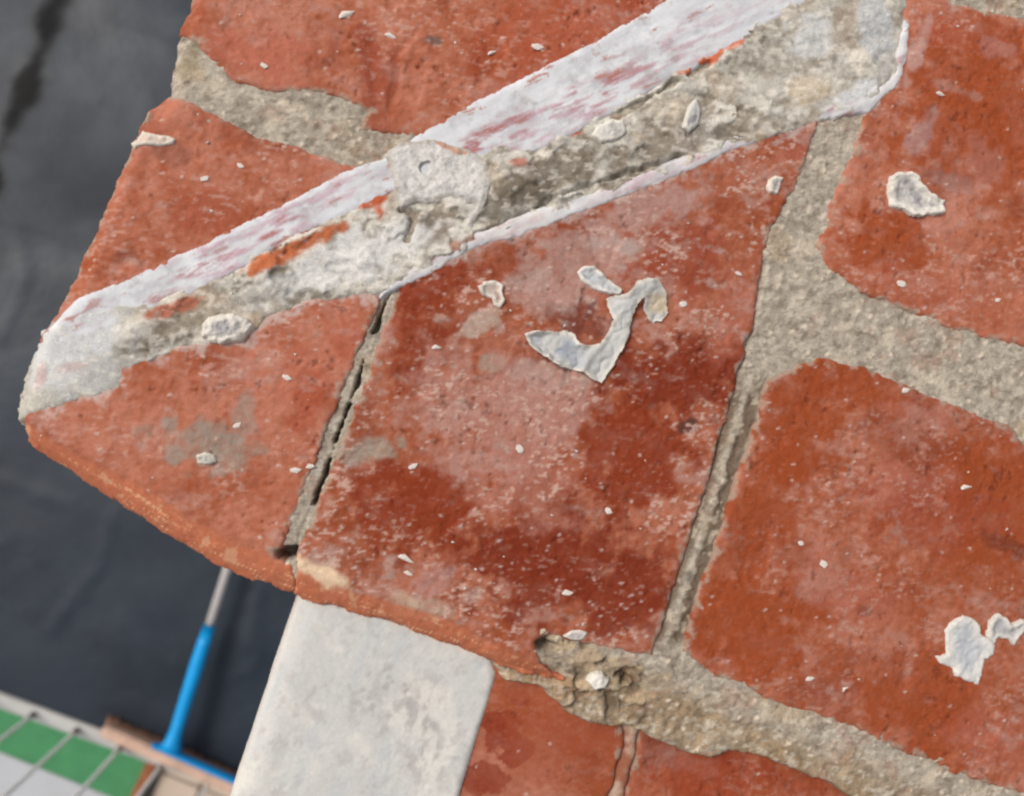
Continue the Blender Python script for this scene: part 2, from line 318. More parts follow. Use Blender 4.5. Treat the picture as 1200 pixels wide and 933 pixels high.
CRACK = [(464, 330), (452, 352), (440, 385), (428, 415), (418, 450), (402, 492), (386, 540), (370, 585), (352, 622), (346, 650)]
dc = dline(u, v, CRACK)/PXMM+0.75*fbm(x, y, 4.5, 4, 53, .6)
gate = S(-0.05, 0.3, fbm(x, y, 7, 3, 57))
h = h-7*(1-S(0.2, 0.75, dc))*(0.06+0.94*gate)-0.35*(1-S(2, 5, dc))
for (cu, cv, rr, dp) in ((638, 756, 15, 9), (740, 793, 17, 6), (333, 651, 16, 10), (737, 800, 8, 5), (498, 197, 12, 9)):
    h = h-dp*(1-S(rr*0.4, rr*1.2, np.hypot(u-cu, (v-cv)*1.6)+5*fbm(x, y, 2.5, 3, 58)))
dperp = dline(u, v, [(895, 310), (880, 390), (855, 470), (830, 560), (800, 650), (775, 735)])/PXMM
h = h-1.6*(1-S(0.2, 1.3, np.abs(dperp-0.2)+0.4*fbm(x, y, 5, 3, 59)))   # shrinkage gap beside the long brick
dj = dline(u, v, [(884, 430), (872, 470), (846, 555), (820, 635), (792, 722), (780, 760)])/PXMM
h = h-(1.1*S(1.2, 3.4, dj+.8*wq)*(.4+.6*S(-.3, .3, fbm(x, y, 7, 3, 156)))+.2)*(1-S(5.5, 7, dj))*S(420, 480, v)*(1-S(740, 775, v))
crum = blot(u, v, x, y, 700, 800, 85, 48, 25, .35, 2)
wr_ = 2.4*fbm(x, y, 4.5, 5, 151, .65); cd, ci = cells(x*.7+wr_, y*1.2+.7*wr_, 5.5, 540)
crk = S(.05, .5, fbm(x, y, 7, 3, 155)); h = h+crum*(1.8*(ci-.6)*(1-S(.4, .65, cd))-1.8*S(.45, .65, cd)*crk+.7*fbm(x, y, 3, 5, 152, .6))
low = S(0, 40, sdpoly(u, v, [(560, 750), (760, 775), (1200, 960), (1200, 1100), (500, 1100)]))
h = h-1.6*low+0.5*low*fbm(x, y, 4, 4, 61)
for pl in UNDER: h = h-4*S(2.5, 5, sdpoly(u, v, pl)/PXMM)
h = h-np.clip(-sd, 0, 2.6)*6-(1-S(0, 1.0, sd))*0.5
c = np.broadcast_to(lin(177, 165, 149), x.shape+(3,)).copy()
c = mix(c, lin(204, 190, 170), S(0, 0.8, fbm(x, y, 7, 5, 62, 0.6)))
c = mix(c, lin(140, 126, 110), S(0.1, 0.9, fbm(x, y, 5, 5, 63, 0.6))*0.7)
c = mix(c, lin(162, 138, 108), np.clip(low*0.85+0.3*fbm(x, y, 12, 3, 64)*low, 0, 1))
c = mix(c, lin(186, 160, 128), S(0.3, 0.9, fbm(x, y, 16, 3, 65))*0.5)
c = mix(c, lin(232, 214, 192), (1-S(0.05, .40, pd+.25*wq))*(pr > .84)*0.85); c = mix(c, lin(206, 194, 176), S(.2, .6, fbm(x*.7, y*1.2, 1.7, 2, 68))*.7)
c = mix(c, lin(110, 98, 84), S(.35, .85, fbm(x*.7, y*1.2, 1.9, 2, 69))*.42)
c = mix(c, lin(104, 92, 80), (1-S(0.12, .38, pd2))*(pr2 < .16)*0.6)
c = mix(c, lin(186, 160, 130), (1-S(10, 26, np.hypot(u-690, v-775)))*0.7)
c = mix(c, lin(140, 126, 92), blot(u, v, x, y, 222, 70, 14, 26, 20, .3)*0.5)
c = mix(c, lin(98, 80, 58), blot(u, v, x, y, 742, 800, 14, 30, -20, .3)*0.6)
c = mix(c, lin(176, 118, 96), S(0.45, 0.7, fbm(x, y, 9, 4, 66)+0.3*fbm(x, y, 2, 2, 67))*0.22)
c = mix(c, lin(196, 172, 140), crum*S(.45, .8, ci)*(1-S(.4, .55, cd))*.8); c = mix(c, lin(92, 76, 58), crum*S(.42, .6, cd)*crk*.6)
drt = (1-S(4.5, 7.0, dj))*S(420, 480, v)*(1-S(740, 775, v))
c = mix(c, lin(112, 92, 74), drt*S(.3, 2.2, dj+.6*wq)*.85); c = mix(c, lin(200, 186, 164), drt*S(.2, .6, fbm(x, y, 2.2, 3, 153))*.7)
c = mix(c, lin(88, 82, 74), S(.55, .95, fbm(x, y, 3.5, 5, 154, .65))*.5)
c = c*0.88
patch('mortar', MM, wall, x, y, h, sd > -2.4, c)
# low bed under the dropped course
LOWB = [(480, 760), (600, 780), (800, 850), (1000, 900), (1250, 1030), (1260, 1070), (470, 1070)]
x, y, u, v = field(LOWB, 0.7)
h = -9.6+0.6*fbm(x, y, 6, 4, 70)+2.1*(1-S(3, 10, dline(u, v, [(752, 850), (748, 890), (735, 935), (715, 1060)])+3*fbm(x, y, 4, 3, 72)))
c = mix(np.broadcast_to(lin(146, 92, 70), x.shape+(3,)).copy(), lin(178, 150, 132), S(-.2, .6, fbm(x, y, 5, 4, 73)))
patch('bed_mortar', MM, wall, x, y, h, sdpoly(u, v, LOWB) > 0, c)

# ------------------------------------------------------------------ the diagonal scar: rough mortar between two painted stripes
x, y, u, v = field(FIL, RES)
sd = sdpoly(u, v, FIL)/PXMM+0.7*fbm(x, y, 4.5, 5, 80, .6)+0.3*fbm(x, y, 1.2, 2, 81)
bh, t = base(x, y, u, v)
wq = 1.6*fbm(x, y, 5, 4, 82, .6); pd, pr = cells(x*.75+wq, y*1.1+wq, 6.0, 520); pd2, pr2 = cells(x*.8+wq*.5, y*1.1-wq*.5, 2.4, 530)
endm = 1-S(130, 190, u)                    # smooth trowelled end by the wall's edge
rub = (1-endm)*(1-0.45*S(860, 980, u))
h = bh+0.55+rub*(0.85)*(0.7*fbm(x, y, 8, 5, 83, 0.55)+1.5*(pr-.45)*(1-S(.38, .62, pd))+0.5*(pr2-.4)*(1-S(.35, .6, pd2))-0.5*S(.2, .8, fbm(x, y, 16, 3, 84)))+0.15*fbm(x, y, 2, 3, 85)+(1-rub)*0.4*fbm(x, y, 12, 4, 86)
crev = [[(560, 275), (600, 258), (640, 236), (700, 214), (760, 196), (800, 186)], [(720, 138), (745, 124), (790, 98), (830, 74)], [(470, 246), (490, 250), (478, 280)]]
dcv = np.full(u.shape, 1e9)
for k in crev: dcv = np.minimum(dcv, dline(u, v, k))
dcv = dcv/PXMM+0.9*fbm(x, y, 4, 4, 87)
h = h-2.6*(1-S(0.1, 1.2, dcv))-7*(1-S(4, 10, np.hypot(u-498, v-197)))
h = h-np.clip(-sd, 0, 2.4)*2.2-(1-S(0, 2.2, sd))*0.55
c = np.broadcast_to(lin(190, 184, 172), x.shape+(3,)).copy()
c = mix(c, lin(150, 136, 118), S(-.05, .6, fbm(x, y, 11, 5, 88, .6))*rub*.9)
c = mix(c, lin(104, 92, 78), S(.3, .8, fbm(x, y, 4, 5, 89, .65))*0.75*rub)
c = mix(c, lin(222, 214, 200), S(.05, .5, fbm(x, y, 6, 5, 90, .65))*0.85)
c = mix(c, lin(222, 216, 204), (1-S(.34, .52, pd))*S(.6, .75, pr)*rub*0.75); c = mix(c, lin(120, 108, 92), (1-S(.34, .52, pd))*(1-S(.15, .3, pr))*rub*0.6)
c = mix(c, lin(118, 106, 92), (1-S(.25, .45, pd2))*(pr2 < .25)*rub*0.55)
c = mix(c, lin(196, 172, 146), S(.3, .9, fbm(x, y, 14, 3, 92))*0.5*rub)
for cu, cv, ru, rv, dg, k, al in (
        (640, 210, 60, 22, -20, (118, 106, 90), .8), (780, 170, 60, 22, -22, (126, 114, 100), .7), (600, 235, 50, 14, -24, (104, 94, 80), .7),
        (500, 268, 30, 18, -10, (140, 128, 116), .8), (710, 152, 20, 14, -15, (224, 220, 210), .85), (780, 125, 34, 16, -15, (204, 190, 170), .7),
        (905, 95, 60, 24, -15, (206, 200, 188), .6), (935, 75, 40, 12, -8, (140, 130, 116), .6), (880, 70, 40, 14, -25, (150, 142, 128), .6),
        (950, 45, 28, 22, 0, (206, 206, 204), .8), (990, 35, 16, 26, 10, (168, 150, 132), .7), (1025, 35, 24, 34, 10, (190, 192, 194), .75),
        (1003, 72, 12, 12, 0, (232, 222, 206), .9), (1035, 70, 12, 24, 15, (150, 150, 152), .5), (945, 105, 24, 16, 0, (206, 182, 150), .5), (1000, 112, 26, 12, -25, (214, 214, 214), .9),
        (345, 292, 58, 9, -24, (188, 106, 66), .9), (308, 306, 18, 10, -20, (196, 118, 80), .85), (442, 226, 10, 22, -10, (190, 92, 58), .9), (432, 240, 16, 6, -18, (190, 92, 58), .9),
        (818, 76, 26, 6, -26, (206, 110, 76), .95), (860, 52, 16, 5, -20, (206, 120, 90), .9), (675, 155, 10, 6, -20, (190, 98, 70), .85), (605, 192, 14, 6, -10, (190, 104, 80), .8),
        (205, 360, 36, 7, -20, (188, 116, 92), .85), (170, 402, 40, 16, -15, (116, 106, 92), .9), (225, 372, 40, 14, -20, (146, 134, 118), .7),
        (420, 298, 70, 30, -20, (212, 210, 206), .9), (340, 332, 60, 18, -22, (206, 204, 200), .8), (300, 348, 40, 10, -20, (158, 150, 138), .6),
        (85, 400, 60, 60, 0, (206, 206, 206), .9), (110, 440, 44, 22, -15, (176, 172, 164), .7), (60, 430, 24, 30, 0, (214, 212, 210), .7), (82, 432, 16, 6, -10, (190, 160, 156), .6), (48, 440, 8, 16, 10, (196, 150, 140), .5)):
    c = mix(c, lin(*k), blot(u, v, x, y, cu, cv, ru, rv, dg, .3, 4)*al)
gr1 = fbm(x*.7, y*1.2, 1.7, 2, 95); c = mix(c, lin(232, 224, 212), S(.3, .7, gr1)*.4); c = mix(c, lin(100, 88, 76), S(.35, .8, -gr1)*.35*rub)
for cu, cv, ru, rv, dg, k, al in ((345, 292, 58, 8, -24, (186, 104, 66), .9), (308, 306, 16, 9, -20, (200, 116, 76), .9), (442, 226, 9, 20, -10, (190, 96, 60), .9), (432, 240, 15, 5, -18, (190, 96, 60), .9), (818, 76, 26, 5, -26, (206, 112, 78), .95), (860, 52, 14, 4, -20, (206, 122, 92), .9), (675, 155, 9, 5, -20, (190, 100, 72), .85), (205, 360, 34, 6, -20, (188, 116, 92), .85), (560, 280, 26, 5, -20, (180, 100, 74), .6)):
    c = mix(c, lin(*k), blot(u, v, x, y, cu, cv, ru, rv, dg, .25, 4, .9)*al*np.clip(.8-.5*gr1, 0, 1))
c = mix(c, lin(226, 222, 216), blot(u, v, x, y, 420, 300, 75, 26, -22, .3, 9, .7)*.6)
c = c*0.95
fillet = patch('mortar_fillet', MM, wall, x, y, h, sd > -2.2, c)
tag(fillet, 'rough broken diagonal ridge of grey mortar')

def stripe(poly, colour, streaks, seed, lift, label):
    x, y, u, v = field(poly, RES)
    sd = sdpoly(u, v, poly)/PXMM+(.5+.45*(seed == 2))*fbm(x, y, 7, 5, 600+seed, .6)+0.08*fbm(x, y, 1.3, 2, 601+seed)
    bh, t = base(x, y, u, v)
    al = -0.42; s_ = u*math.cos(al)+v*math.sin(al); q_ = -u*math.sin(al)+v*math.cos(al)
    st = fbm(s_/PXMM*0.22+.5*fbm(x, y, 8, 2, 611), q_/PXMM, 1.7, 5, 610+seed, .6); st2 = fbm(s_/PXMM*0.35, q_/PXMM, 5, 4, 620+seed, .6)
    h = bh+lift+0.10*fbm(x, y, 5, 3, 630+seed)+0.10*st-np.clip(-sd, 0, 2)*2.5-(1-S(0, 1.6, sd))*0.3
    c = np.broadcast_to(lin(*colour), x.shape+(3,)).copy()
    c = mix(c, lin(184, 184, 186), S(0, .8, fbm(x, y, 9, 5, 640+seed, .65))*0.75)
    c = mix(c, lin(228, 228, 230), S(.1, .8, fbm(x, y, 7, 5, 650+seed, .6))*0.6)
    for cu, cv, ru, rv, dg, k, a_ in streaks:
        m = blot(u, v, x, y, cu, cv, ru, rv, dg, .5, seed)*a_*np.clip(0.35+1.7*st, 0, 1)
        c = mix(c, lin(*k), np.clip(m, 0, 1))
    c = mix(c, lin(180, 164, 170), S(.2, .9, st2)*0.5); c = mix(c, lin(176, 178, 182), S(.2, .9, fbm(s_/PXMM*.3, q_/PXMM, 3.2, 5, 670+seed, .6))*.45); c = mix(c, lin(168, 108, 98), S(.75, 1.0, st2+.3*st)*.6)
    c = mix(c, lin(150, 144, 138), S(.4, 1., fbm(x, y, 4.0, 5, 660+seed, .6))*0.5); c = mix(c, lin(172, 104, 86), S(.62, .85, st+.35*fbm(x, y, 14, 3, 665+seed))*.75)
    c = c*.98
    o = patch('paint_stripe', MP, None, x, y, h, sd > -1.8, c)
    o.parent = fillet; o.matrix_parent_inverse = fillet.matrix_world.inverted()
    tag(o, label); return o
bpy.context.view_layer.update()
UP = [(86, 352), (150, 328), (250, 280), (330, 240), (400, 204), (450, 186), (490, 158), (560, 118), (640, 78), (720, 36), (790, -4), (840, -50), (960, -170), (1060, -170), (1000, -70), (942, 2), (870, 48), (800, 86), (720, 132), (640, 172), (578, 192), (520, 205), (452, 228), (400, 256), (330, 282), (280, 316), (225, 345), (190, 366), (160, 378), (110, 392), (60, 410), (52, 385)]
RS = (166, 108, 108); RP = (192, 158, 168)
stripe(UP, (212, 212, 214), [(600, 160, 60, 22, -24, RP, 1.0), (660, 135, 70, 24, -26, RP, .9), (585, 155, 50, 12, -24, RS, .9), (740, 90, 60, 16, -28, RS, .7), (800, 55, 60, 26, -30, RP, .6), (720, 70, 14, 6, -25, RS, .6), (245, 305, 60, 26, -24, RP, .9), (240, 310, 40, 8, -20, RS, .9), (330, 265, 60, 18, -26, RP, .8), (400, 222, 40, 16, -26, RP, .7), (190, 348, 16, 8, -20, RS, .9), (590, 168, 9, 7, 0, (180, 92, 70), .9), (690, 110, 70, 8, -28, RS, .6), (880, 20, 60, 20, -30, (196, 180, 186), .6)], 1, 0.36, 'upper white painted stripe with pink streaks')
LOWS = [(440, 349), (470, 320), (535, 281), (600, 258), (700, 226), (760, 202), (830, 174), (900, 142), (950, 122), (985, 118), (1018, 112), (1050, 84), (1060, 20), (1068, 30), (1054, 94), (1020, 130), (985, 138), (950, 142), (900, 158), (830, 190), (760, 218), (700, 242), (600, 278), (550, 295), (500, 321), (466, 338), (446, 351)]
stripe(LOWS, (214, 210, 208), [(760, 210, 60, 10, -22, RP, .7), (600, 268, 50, 8, -22, (196, 166, 160), .7), (880, 160, 40, 8, -22, RP, .6)], 2, 0.55, 'thin lower white painted stripe')
# pale trowelled dab over the scar with a nail hole in it
DAB = [(452, 182), (470, 168), (510, 164), (545, 176), (568, 188), (577, 206), (572, 226), (563, 250), (552, 268), (540, 272), (548, 288), (545, 296), (536, 292), (532, 274), (545, 256), (556, 240), (525, 234), (500, 240), (488, 236), (470, 244), (464, 230), (462, 208)]
x, y, u, v = field(DAB, 0.35)
sd = sdpoly(u, v, DAB)/PXMM+0.45*fbm(x, y, 4, 5, 700, .6)
bh, t = base(x, y, u, v)
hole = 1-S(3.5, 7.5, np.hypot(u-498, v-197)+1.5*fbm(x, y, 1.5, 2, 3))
h = bh+1.5+0.45*fbm(x, y, 6, 5, 701, .6)+0.18*fbm(x, y, 1.7, 3, 702)-5*hole-np.clip(-sd, 0, 2)*3-(1-S(0, 2.0, sd))*0.7
c = mix(np.broadcast_to(lin(218, 214, 208), x.shape+(3,)).copy(), lin(192, 188, 184), S(-.1, .7, fbm(x, y, 5, 5, 703, .6))*.8)
c = mix(c, lin(226, 216, 198), S(.2, .8, fbm(x, y, 8, 3, 704))*.5)
c = mix(c, lin(196, 140, 112), blot(u, v, x, y, 522, 170, 12, 5, 20, .3)*.9); c = mix(c, lin(196, 140, 112), blot(u, v, x, y, 540, 180, 10, 4, 10, .3)*.9)
c = mix(c, lin(74, 62, 54), hole); c = c*.95  # muddy nail hole, its darkness painted into the colour
c = mix(c, lin(150, 140, 128), S(.35, .8, fbm(x, y, 1.8, 3, 705))*.5); c = mix(c, lin(170, 158, 144), (1-S(0, 2.2, sd+.8*fbm(x, y, 3, 4, 706)))*.5)
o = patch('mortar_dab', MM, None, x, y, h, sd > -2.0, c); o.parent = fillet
tag(o, 'round white mortar dab with a small dark nail hole')

# ------------------------------------------------------------------ body of the wall down to the roof
def prism(name, poly, z0, z1, mat, parent=None, zp=ZTOP):
    bm = bmesh.new()
    pts = [P(a, b, zp) for a, b in poly]
    lo = [bm.verts.new((p[0], p[1], z0)) for p in pts]; hi = [bm.verts.new((p[0], p[1], z1)) for p in pts]
    n = len(pts)
    for i in range(n): bm.faces.new((lo[i], lo[(i+1) % n], hi[(i+1) % n], hi[i]))
    bm.faces.new(hi); bm.faces.new(lo[::-1])
    bmesh.ops.recalc_face_normals(bm, faces=bm.faces)
    me = bpy.data.meshes.new(name); bm.to_mesh(me); bm.free()
    return link(name, me, mat, parent)
M_core = flat_mat('wall_core_mortar', lin(150, 138, 122), rough=.95, vary=.25, scale=120, bump=.5)
M_lowb = flat_mat('lower_brick', lin(160, 82, 58), rough=.8, vary=.3, scale=45, bump=.4, dist=.002)
BODY = [(55, 503), (245, 30), (345, -165), (1390, -165), (1390, 1060), (520, 1060), (600, 812), (560, 792), (352, 690), (200, 612)]
prism('wall_core', BODY, 0, ZTOP-0.012, M_core, wall)
bm = bmesh.new()
for a, b in (((240, 10), (40, 505)), ((40, 505), (350, 692)), ((1385, -160), (340, -160)), ((1388, 1055), (1388, -160)), ((520, 1055), (1388, 1055))):
    A, B = P(*a, ZTOP)[:2], P(*b, ZTOP)[:2]; L = np.linalg.norm(B-A); d = (B-A)/L; nrm = np.array([d[1], -d[0]])
    ctr = np.array(P(700, 450, ZTOP)[:2])
    if np.dot(nrm, (A+B)/2-ctr) < 0: nrm = -nrm
    for k in range(18):
        z1 = ZTOP-0.030-0.075*k; z0 = max(z1-0.065, 0.001); s = -(0.05 if k % 2 else 0.0)
        if z1 < 0.01: continue
        while s < L:
            s0, s1 = max(s, 0), min(s+0.102, L); s += 0.112
            if s1-s0 < 0.01: continue
            q = [A+d*s0-nrm*0.02, A+d*s1-nrm*0.02, A+d*s1+nrm*0.004, A+d*s0+nrm*0.004]
            vs = [bm.verts.new((p[0], p[1], zz)) for zz in (z0, z1) for p in q]
            for f in ((0, 3, 2, 1), (4, 5, 6, 7), (0, 1, 5, 4), (1, 2, 6, 5), (2, 3, 7, 6), (3, 0, 4, 7)): bm.faces.new([vs[i] for i in f])
bmesh.ops.recalc_face_normals(bm, faces=bm.faces)
me = bpy.data.meshes.new('lower_courses'); bm.to_mesh(me); bm.free()
tag(link('lower_courses', me, M_lowb, wall), kind='stuff')

# ------------------------------------------------------------------ white rendered wall butting against the bricks
WZ = -6.0
WH = [(330, 680), (352, 702), (450, 728), (520, 752), (545, 761), (565, 769), (579, 781), (585, 797), (582, 813), (576, 832), (560, 880), (543, 936), (495, 1100), (215, 1100), (268, 933), (300, 838), (322, 770), (345, 706)]
x, y, u, v = field(WH, 0.6, 4)
dleft = dline(u, v, [(215, 1100), (268, 933), (300, 838), (322, 770), (345, 706), (330, 640)])/PXMM
sd = sdpoly(u, v, WH)/PXMM+0.12*fbm(x, y, 5, 3, 800)
tr = np.clip((2.2-sd)/2.2, 0, 1); tl = np.clip(1-dleft/9.0, 0, 1)
h = WZ+0.5*fbm(x, y, 40, 3, 801)+0.12*fbm(x, y, 5, 5, 802, .6)+0.06*fbm(x, y, 1.5, 2, 803)-1.6*tr**2-3.5*tl**2-np.clip(-sd, 0, 3)*9-.3*S(.8, 1.1, fbm(x, y, 3, 4, 811, .6))
c = np.broadcast_to(lin(198, 196, 191), x.shape+(3,)).copy()
al = math.radians(-68); s_ = (u*math.cos(al)+v*math.sin(al))/PXMM; q_ = (-u*math.sin(al)+v*math.cos(al))/PXMM
c = mix(c, lin(190, 192, 192), S(-.1, .7, fbm(s_*.2, q_, 6, 4, 804))*.7)
c = mix(c, lin(220, 214, 204), S(0, .7, fbm(x, y, 14, 5, 805, .6))*.6)
c = mix(c, lin(176, 170, 168), S(.15, .75, fbm(x, y, 5, 5, 806, .65))*.55)
m = blot(u, v, x, y, 490, 870, 30, 60, -30, .6, 3)*S(0, .5, fbm(x, y*.6, 2.5, 4, 807)); c = mix(c, lin(150, 144, 142), m*.55)
m = blot(u, v, x, y, 440, 815, 40, 30, -30, .6, 5)*S(.1, .6, fbm(x, y, 2.2, 4, 808)); c = mix(c, lin(158, 152, 150), m*.55)
c = mix(c, lin(228, 222, 212), tr*.6)
c = mix(c, lin(222, 200, 176), (1-S(0, 3.5, dline(u, v, [(352, 702), (450, 728), (574, 773)])/PXMM))*.5*S(-.2, .4, fbm(x, y, 5, 3, 809)))
wp = P(400, 900, 0)
ww = empty('rendered_wall', (wp[0], wp[1], 0)); tag(ww, 'smooth white rendered wall top butting against the red bricks', 'wall')
patch('render_coat', MR, ww, x, y, h, sd > -2.0, c)
M_wh = flat_mat('white_wall_face', lin(205, 202, 197), rough=.85, vary=.08, scale=30, bump=.3)
prism('wall_face', [(352, 712), (450, 738), (560, 778), (574, 800), (535, 936), (490, 1095), (226, 1095), (276, 933), (308, 838), (330, 770)], 0, ZTOP-0.014, M_wh, ww)
prism('wall_run', [(494, 1098), (330, 1700), (40, 1700), (216, 1098)], 0, ZTOP-0.0065, M_wh, ww)

# ------------------------------------------------------------------ flat roof with its dark membrane
EDGE = [P(-900, 488+0, 0), P(0, 815, 0)]
e0, e1 = P(0, 814, 0)[:2], P(118, 857, 0)[:2]
ed = (e1-e0)/np.linalg.norm(e1-e0); en = np.array([-ed[1], ed[0]])      # en points inward, over the roof
if np.dot(en, -e0) < 0: en = -en
def R(s, q): return e0+ed*s+en*q
s_, q_ = np.meshgrid(np.arange(-3.2, 3.6, 0.012), np.arange(0.0, 4.6, 0.012))
X = e0[0]+ed[0]*s_+en[0]*q_; Y = e0[1]+ed[1]*s_+en[1]*q_
U, V = UV(X, Y, 0.0)
TAR = [(110, -120), (70, 0), (50, 55), (30, 110), (12, 150), (-20, 230), (-60, 330)]
dt = dline(U, V, TAR)+11*fbm(X*1000, Y*1000, 70, 4, 900)
tarm = 1-S(2, 30, dt)
hz = 0.004*fbm(X*1000, Y*1000, 380, 3, 901)+0.0010*fbm(X*1000, Y*1000, 90, 3, 902)
wr = fbm(X*1000, Y*1000, 300, 4, 903); hz = hz+0.0025*np.clip(1-np.abs(wr)/0.09, 0, 1)*S(-.1, .4, fbm(X*1000, Y*1000, 500, 2, 904))
for pl in ([(-60, 240), (40, 262), (130, 300), (200, 330)], [(0, 400), (30, 330), (20, 260)], [(135, 600), (118, 660), (60, 740)], [(120, 30), (180, 48), (240, 70)], [(-10, 560), (80, 590)]):
    d_ = dline(U, V, pl)+4*fbm(X*1000, Y*1000, 80, 3, 905); hz = hz+0.002*np.exp(-(d_/6.0)**2)
hz = hz+tarm*0.001
c = mix(np.broadcast_to(lin(37, 46, 57), X.shape+(3,)).copy(), lin(28, 35, 45), S(-.4, .6, fbm(X*1000, Y*1000, 260, 5, 907, .6)))
c = mix(c, lin(58, 66, 76), S(.1, .9, fbm(X*1000, Y*1000, 90, 5, 908, .6))*.45)
c = mix(c, lin(6, 7, 8), tarm*.98)
MEM = surf_mat('bitumen_membrane', rough=.50, grain=60, bump=.25, dist=.003, spec=.40, vary=.16, rough_var=.12)
_n = MEM.node_tree; _a = [q for q in _n.nodes if q.type == 'ATTRIBUTE'][0]; _b = _n.nodes['Principled BSDF']
_m = _n.nodes.new('ShaderNodeMapRange'); _m.inputs['From Min'].default_value = .003; _m.inputs['From Max'].default_value = .016; _m.inputs['To Min'].default_value = .03; _m.inputs['To Max'].default_value = .36   # dead matt tar
_n.links.new(_a.outputs['Fac'], _m.inputs['Value']); _n.links.new(_m.outputs[0], _b.inputs['Specular IOR Level'])
roof = link('flat_roof', grid_mesh('flat_roof', X, Y, hz, np.ones(X.shape, bool), c), MEM); tag(roof, kind='structure')
def obox(name, s0, s1, q0, q1, z0, z1, mat, parent=None, bev=0.0):
    bm = bmesh.new(); pts = [R(s0, q0), R(s1, q0), R(s1, q1), R(s0, q1)]
    vs = [bm.verts.new((p[0], p[1], zz)) for zz in (z0, z1) for p in pts]
    for f in ((0, 3, 2, 1), (4, 5, 6, 7), (0, 1, 5, 4), (1, 2, 6, 5), (2, 3, 7, 6), (3, 0, 4, 7)): bm.faces.new([vs[i] for i in f])
    bmesh.ops.recalc_face_normals(bm, faces=bm.faces)
    if bev: bmesh.ops.bevel(bm, geom=bm.edges[:], offset=bev, segments=2, affect='EDGES')
    me = bpy.data.meshes.new(name); bm.to_mesh(me); bm.free(); return link(name, me, mat, parent)
tag(obox('building_wall', -3.2, 3.6, 0.03, 4.58, ZG, -0.03, M_wh), kind='structure')
M_trim = flat_mat('roof_trim', lin(196, 194, 190), rough=.6, vary=.12, scale=12, bump=.1)
trim = obox('roof_edge_trim', -3.2, 3.6, -0.020, 0.006, -0.05, 0.012, M_trim, bev=.003); tag(trim, kind='structure')

# ------------------------------------------------------------------ garden below
GR = link('ground', grid_mesh('ground', *np.meshgrid(np.linspace(-120, 120, 40), np.linspace(-120, 120, 40)), np.full((40, 40), ZG-0.02), np.ones((40, 40), bool)), flat_mat('garden_soil', lin(150, 148, 142), rough=.95, vary=.15, scale=3)); tag(GR, kind='structure')
def gpoly(name, poly, z, mat, th=0.03):
    return prism(name, poly, z-th, z, mat, None, zp=z)
M_turf = flat_mat('turf', lin(74, 140, 94), rough=.9, vary=.10, scale=14, bump=.6, dist=.01)
M_path = flat_mat('pale_path', lin(188, 190, 194), rough=.85, vary=.06, scale=5)
g0 = np.array([0, 882.0]); gd = np.array([1, .405])
def gp(s, off): return tuple(g0+gd*s+np.array([-.375, .927])*off)
path = gpoly('path', [gp(-900, 0), gp(600, 0), gp(600, 260), gp(-900, 260)], ZG+.01, M_path); tag(path, kind='structure')
lawn = gpoly('lawn', [gp(-900, -150), gp(163, -150), gp(151, -1), gp(-900, -1)], ZG+.015, M_turf, .05); tag(lawn, kind='structure')
M_slab = flat_mat('beige_paving', lin(206, 186, 168), rough=.85, vary=.12, scale=6, bump=.2)
paving = empty('paving', tuple(P(220, 915, ZG))); tag(paving, kind='structure')
for i in range(5):
    for j in range(3):
        s0 = 172+i*46; o0 = -152+j*50
        o = prism('slab', [gp(s0, o0), gp(s0+43, o0), gp(s0+43, o0+47), gp(s0, o0+47)], ZG-.02, ZG+.03+.002*((i*7+j*3) % 3), M_slab, None, zp=ZG)
        o.parent = paving; o.matrix_parent_inverse = Matrix.Translation(paving.location).inverted()
M_wood = flat_mat('timber', lin(150, 88, 58), rough=.7, vary=.25, scale=20, stretch=(1, 1, .1))
edg = gpoly('timber_edging', [gp(156, -150), gp(166, -150), gp(155, 70), gp(145, 70)], ZG+.10, M_wood, .14); tag(edg, 'brown timber edging between the green lawn and the beige paving', 'edging')

# ------------------------------------------------------------------ railing on the roof edge
def tube(bm, a, b, r0, r1, n=14, caps=True):
    a, b = Vector(a), Vector(b); d = (b-a).normalized(); k = d.orthogonal().normalized(); l = d.cross(k)
    ra = [bm.verts.new(a+(k*math.cos(2*math.pi*i/n)+l*math.sin(2*math.pi*i/n))*r0) for i in range(n)]
    rb = [bm.verts.new(b+(k*math.cos(2*math.pi*i/n)+l*math.sin(2*math.pi*i/n))*r1) for i in range(n)]
    for i in range(n): bm.faces.new((ra[i], ra[(i+1) % n], rb[(i+1) % n], rb[i]))
    if caps: bm.faces.new(ra[::-1]); bm.faces.new(rb)
def bm_obj(name, bm, mat, parent=None, smooth=True):
    bmesh.ops.recalc_face_normals(bm, faces=bm.faces)
    me = bpy.data.meshes.new(name); bm.to_mesh(me); bm.free()
    for p in me.polygons: p.use_smooth = smooth
    return link(name, me, mat, parent)
M_bar = flat_mat('galvanised_bar', lin(250, 248, 240), rough=.6, metal=0, vary=.1)
M_brk = flat_mat('bar_socket', lin(110, 108, 104), rough=.6)
r0 = R(0.1, -0.02); rail = empty('railing', (r0[0], r0[1], 0.0)); tag(rail, 'thin grey upright railing bars along the white roof edge', 'railing')
base_s = [np.dot(np.array(P(a, b, .012)[:2])-e0, ed) for a, b in ((43, 829), (93, 850), (143, 874), (192, 893), (246, 916))]
sp = (base_s[-1]-base_s[0])/4
bm = bmesh.new(); tube(bm, (0, 0, 0), (0, 0, 1.0), .0036, .0036, 10); bar_me = bpy.data.meshes.new('baluster'); bmesh.ops.recalc_face_normals(bm, faces=bm.faces); bm.to_mesh(bar_me); bm.free(); bar_me.materials.append(M_bar)
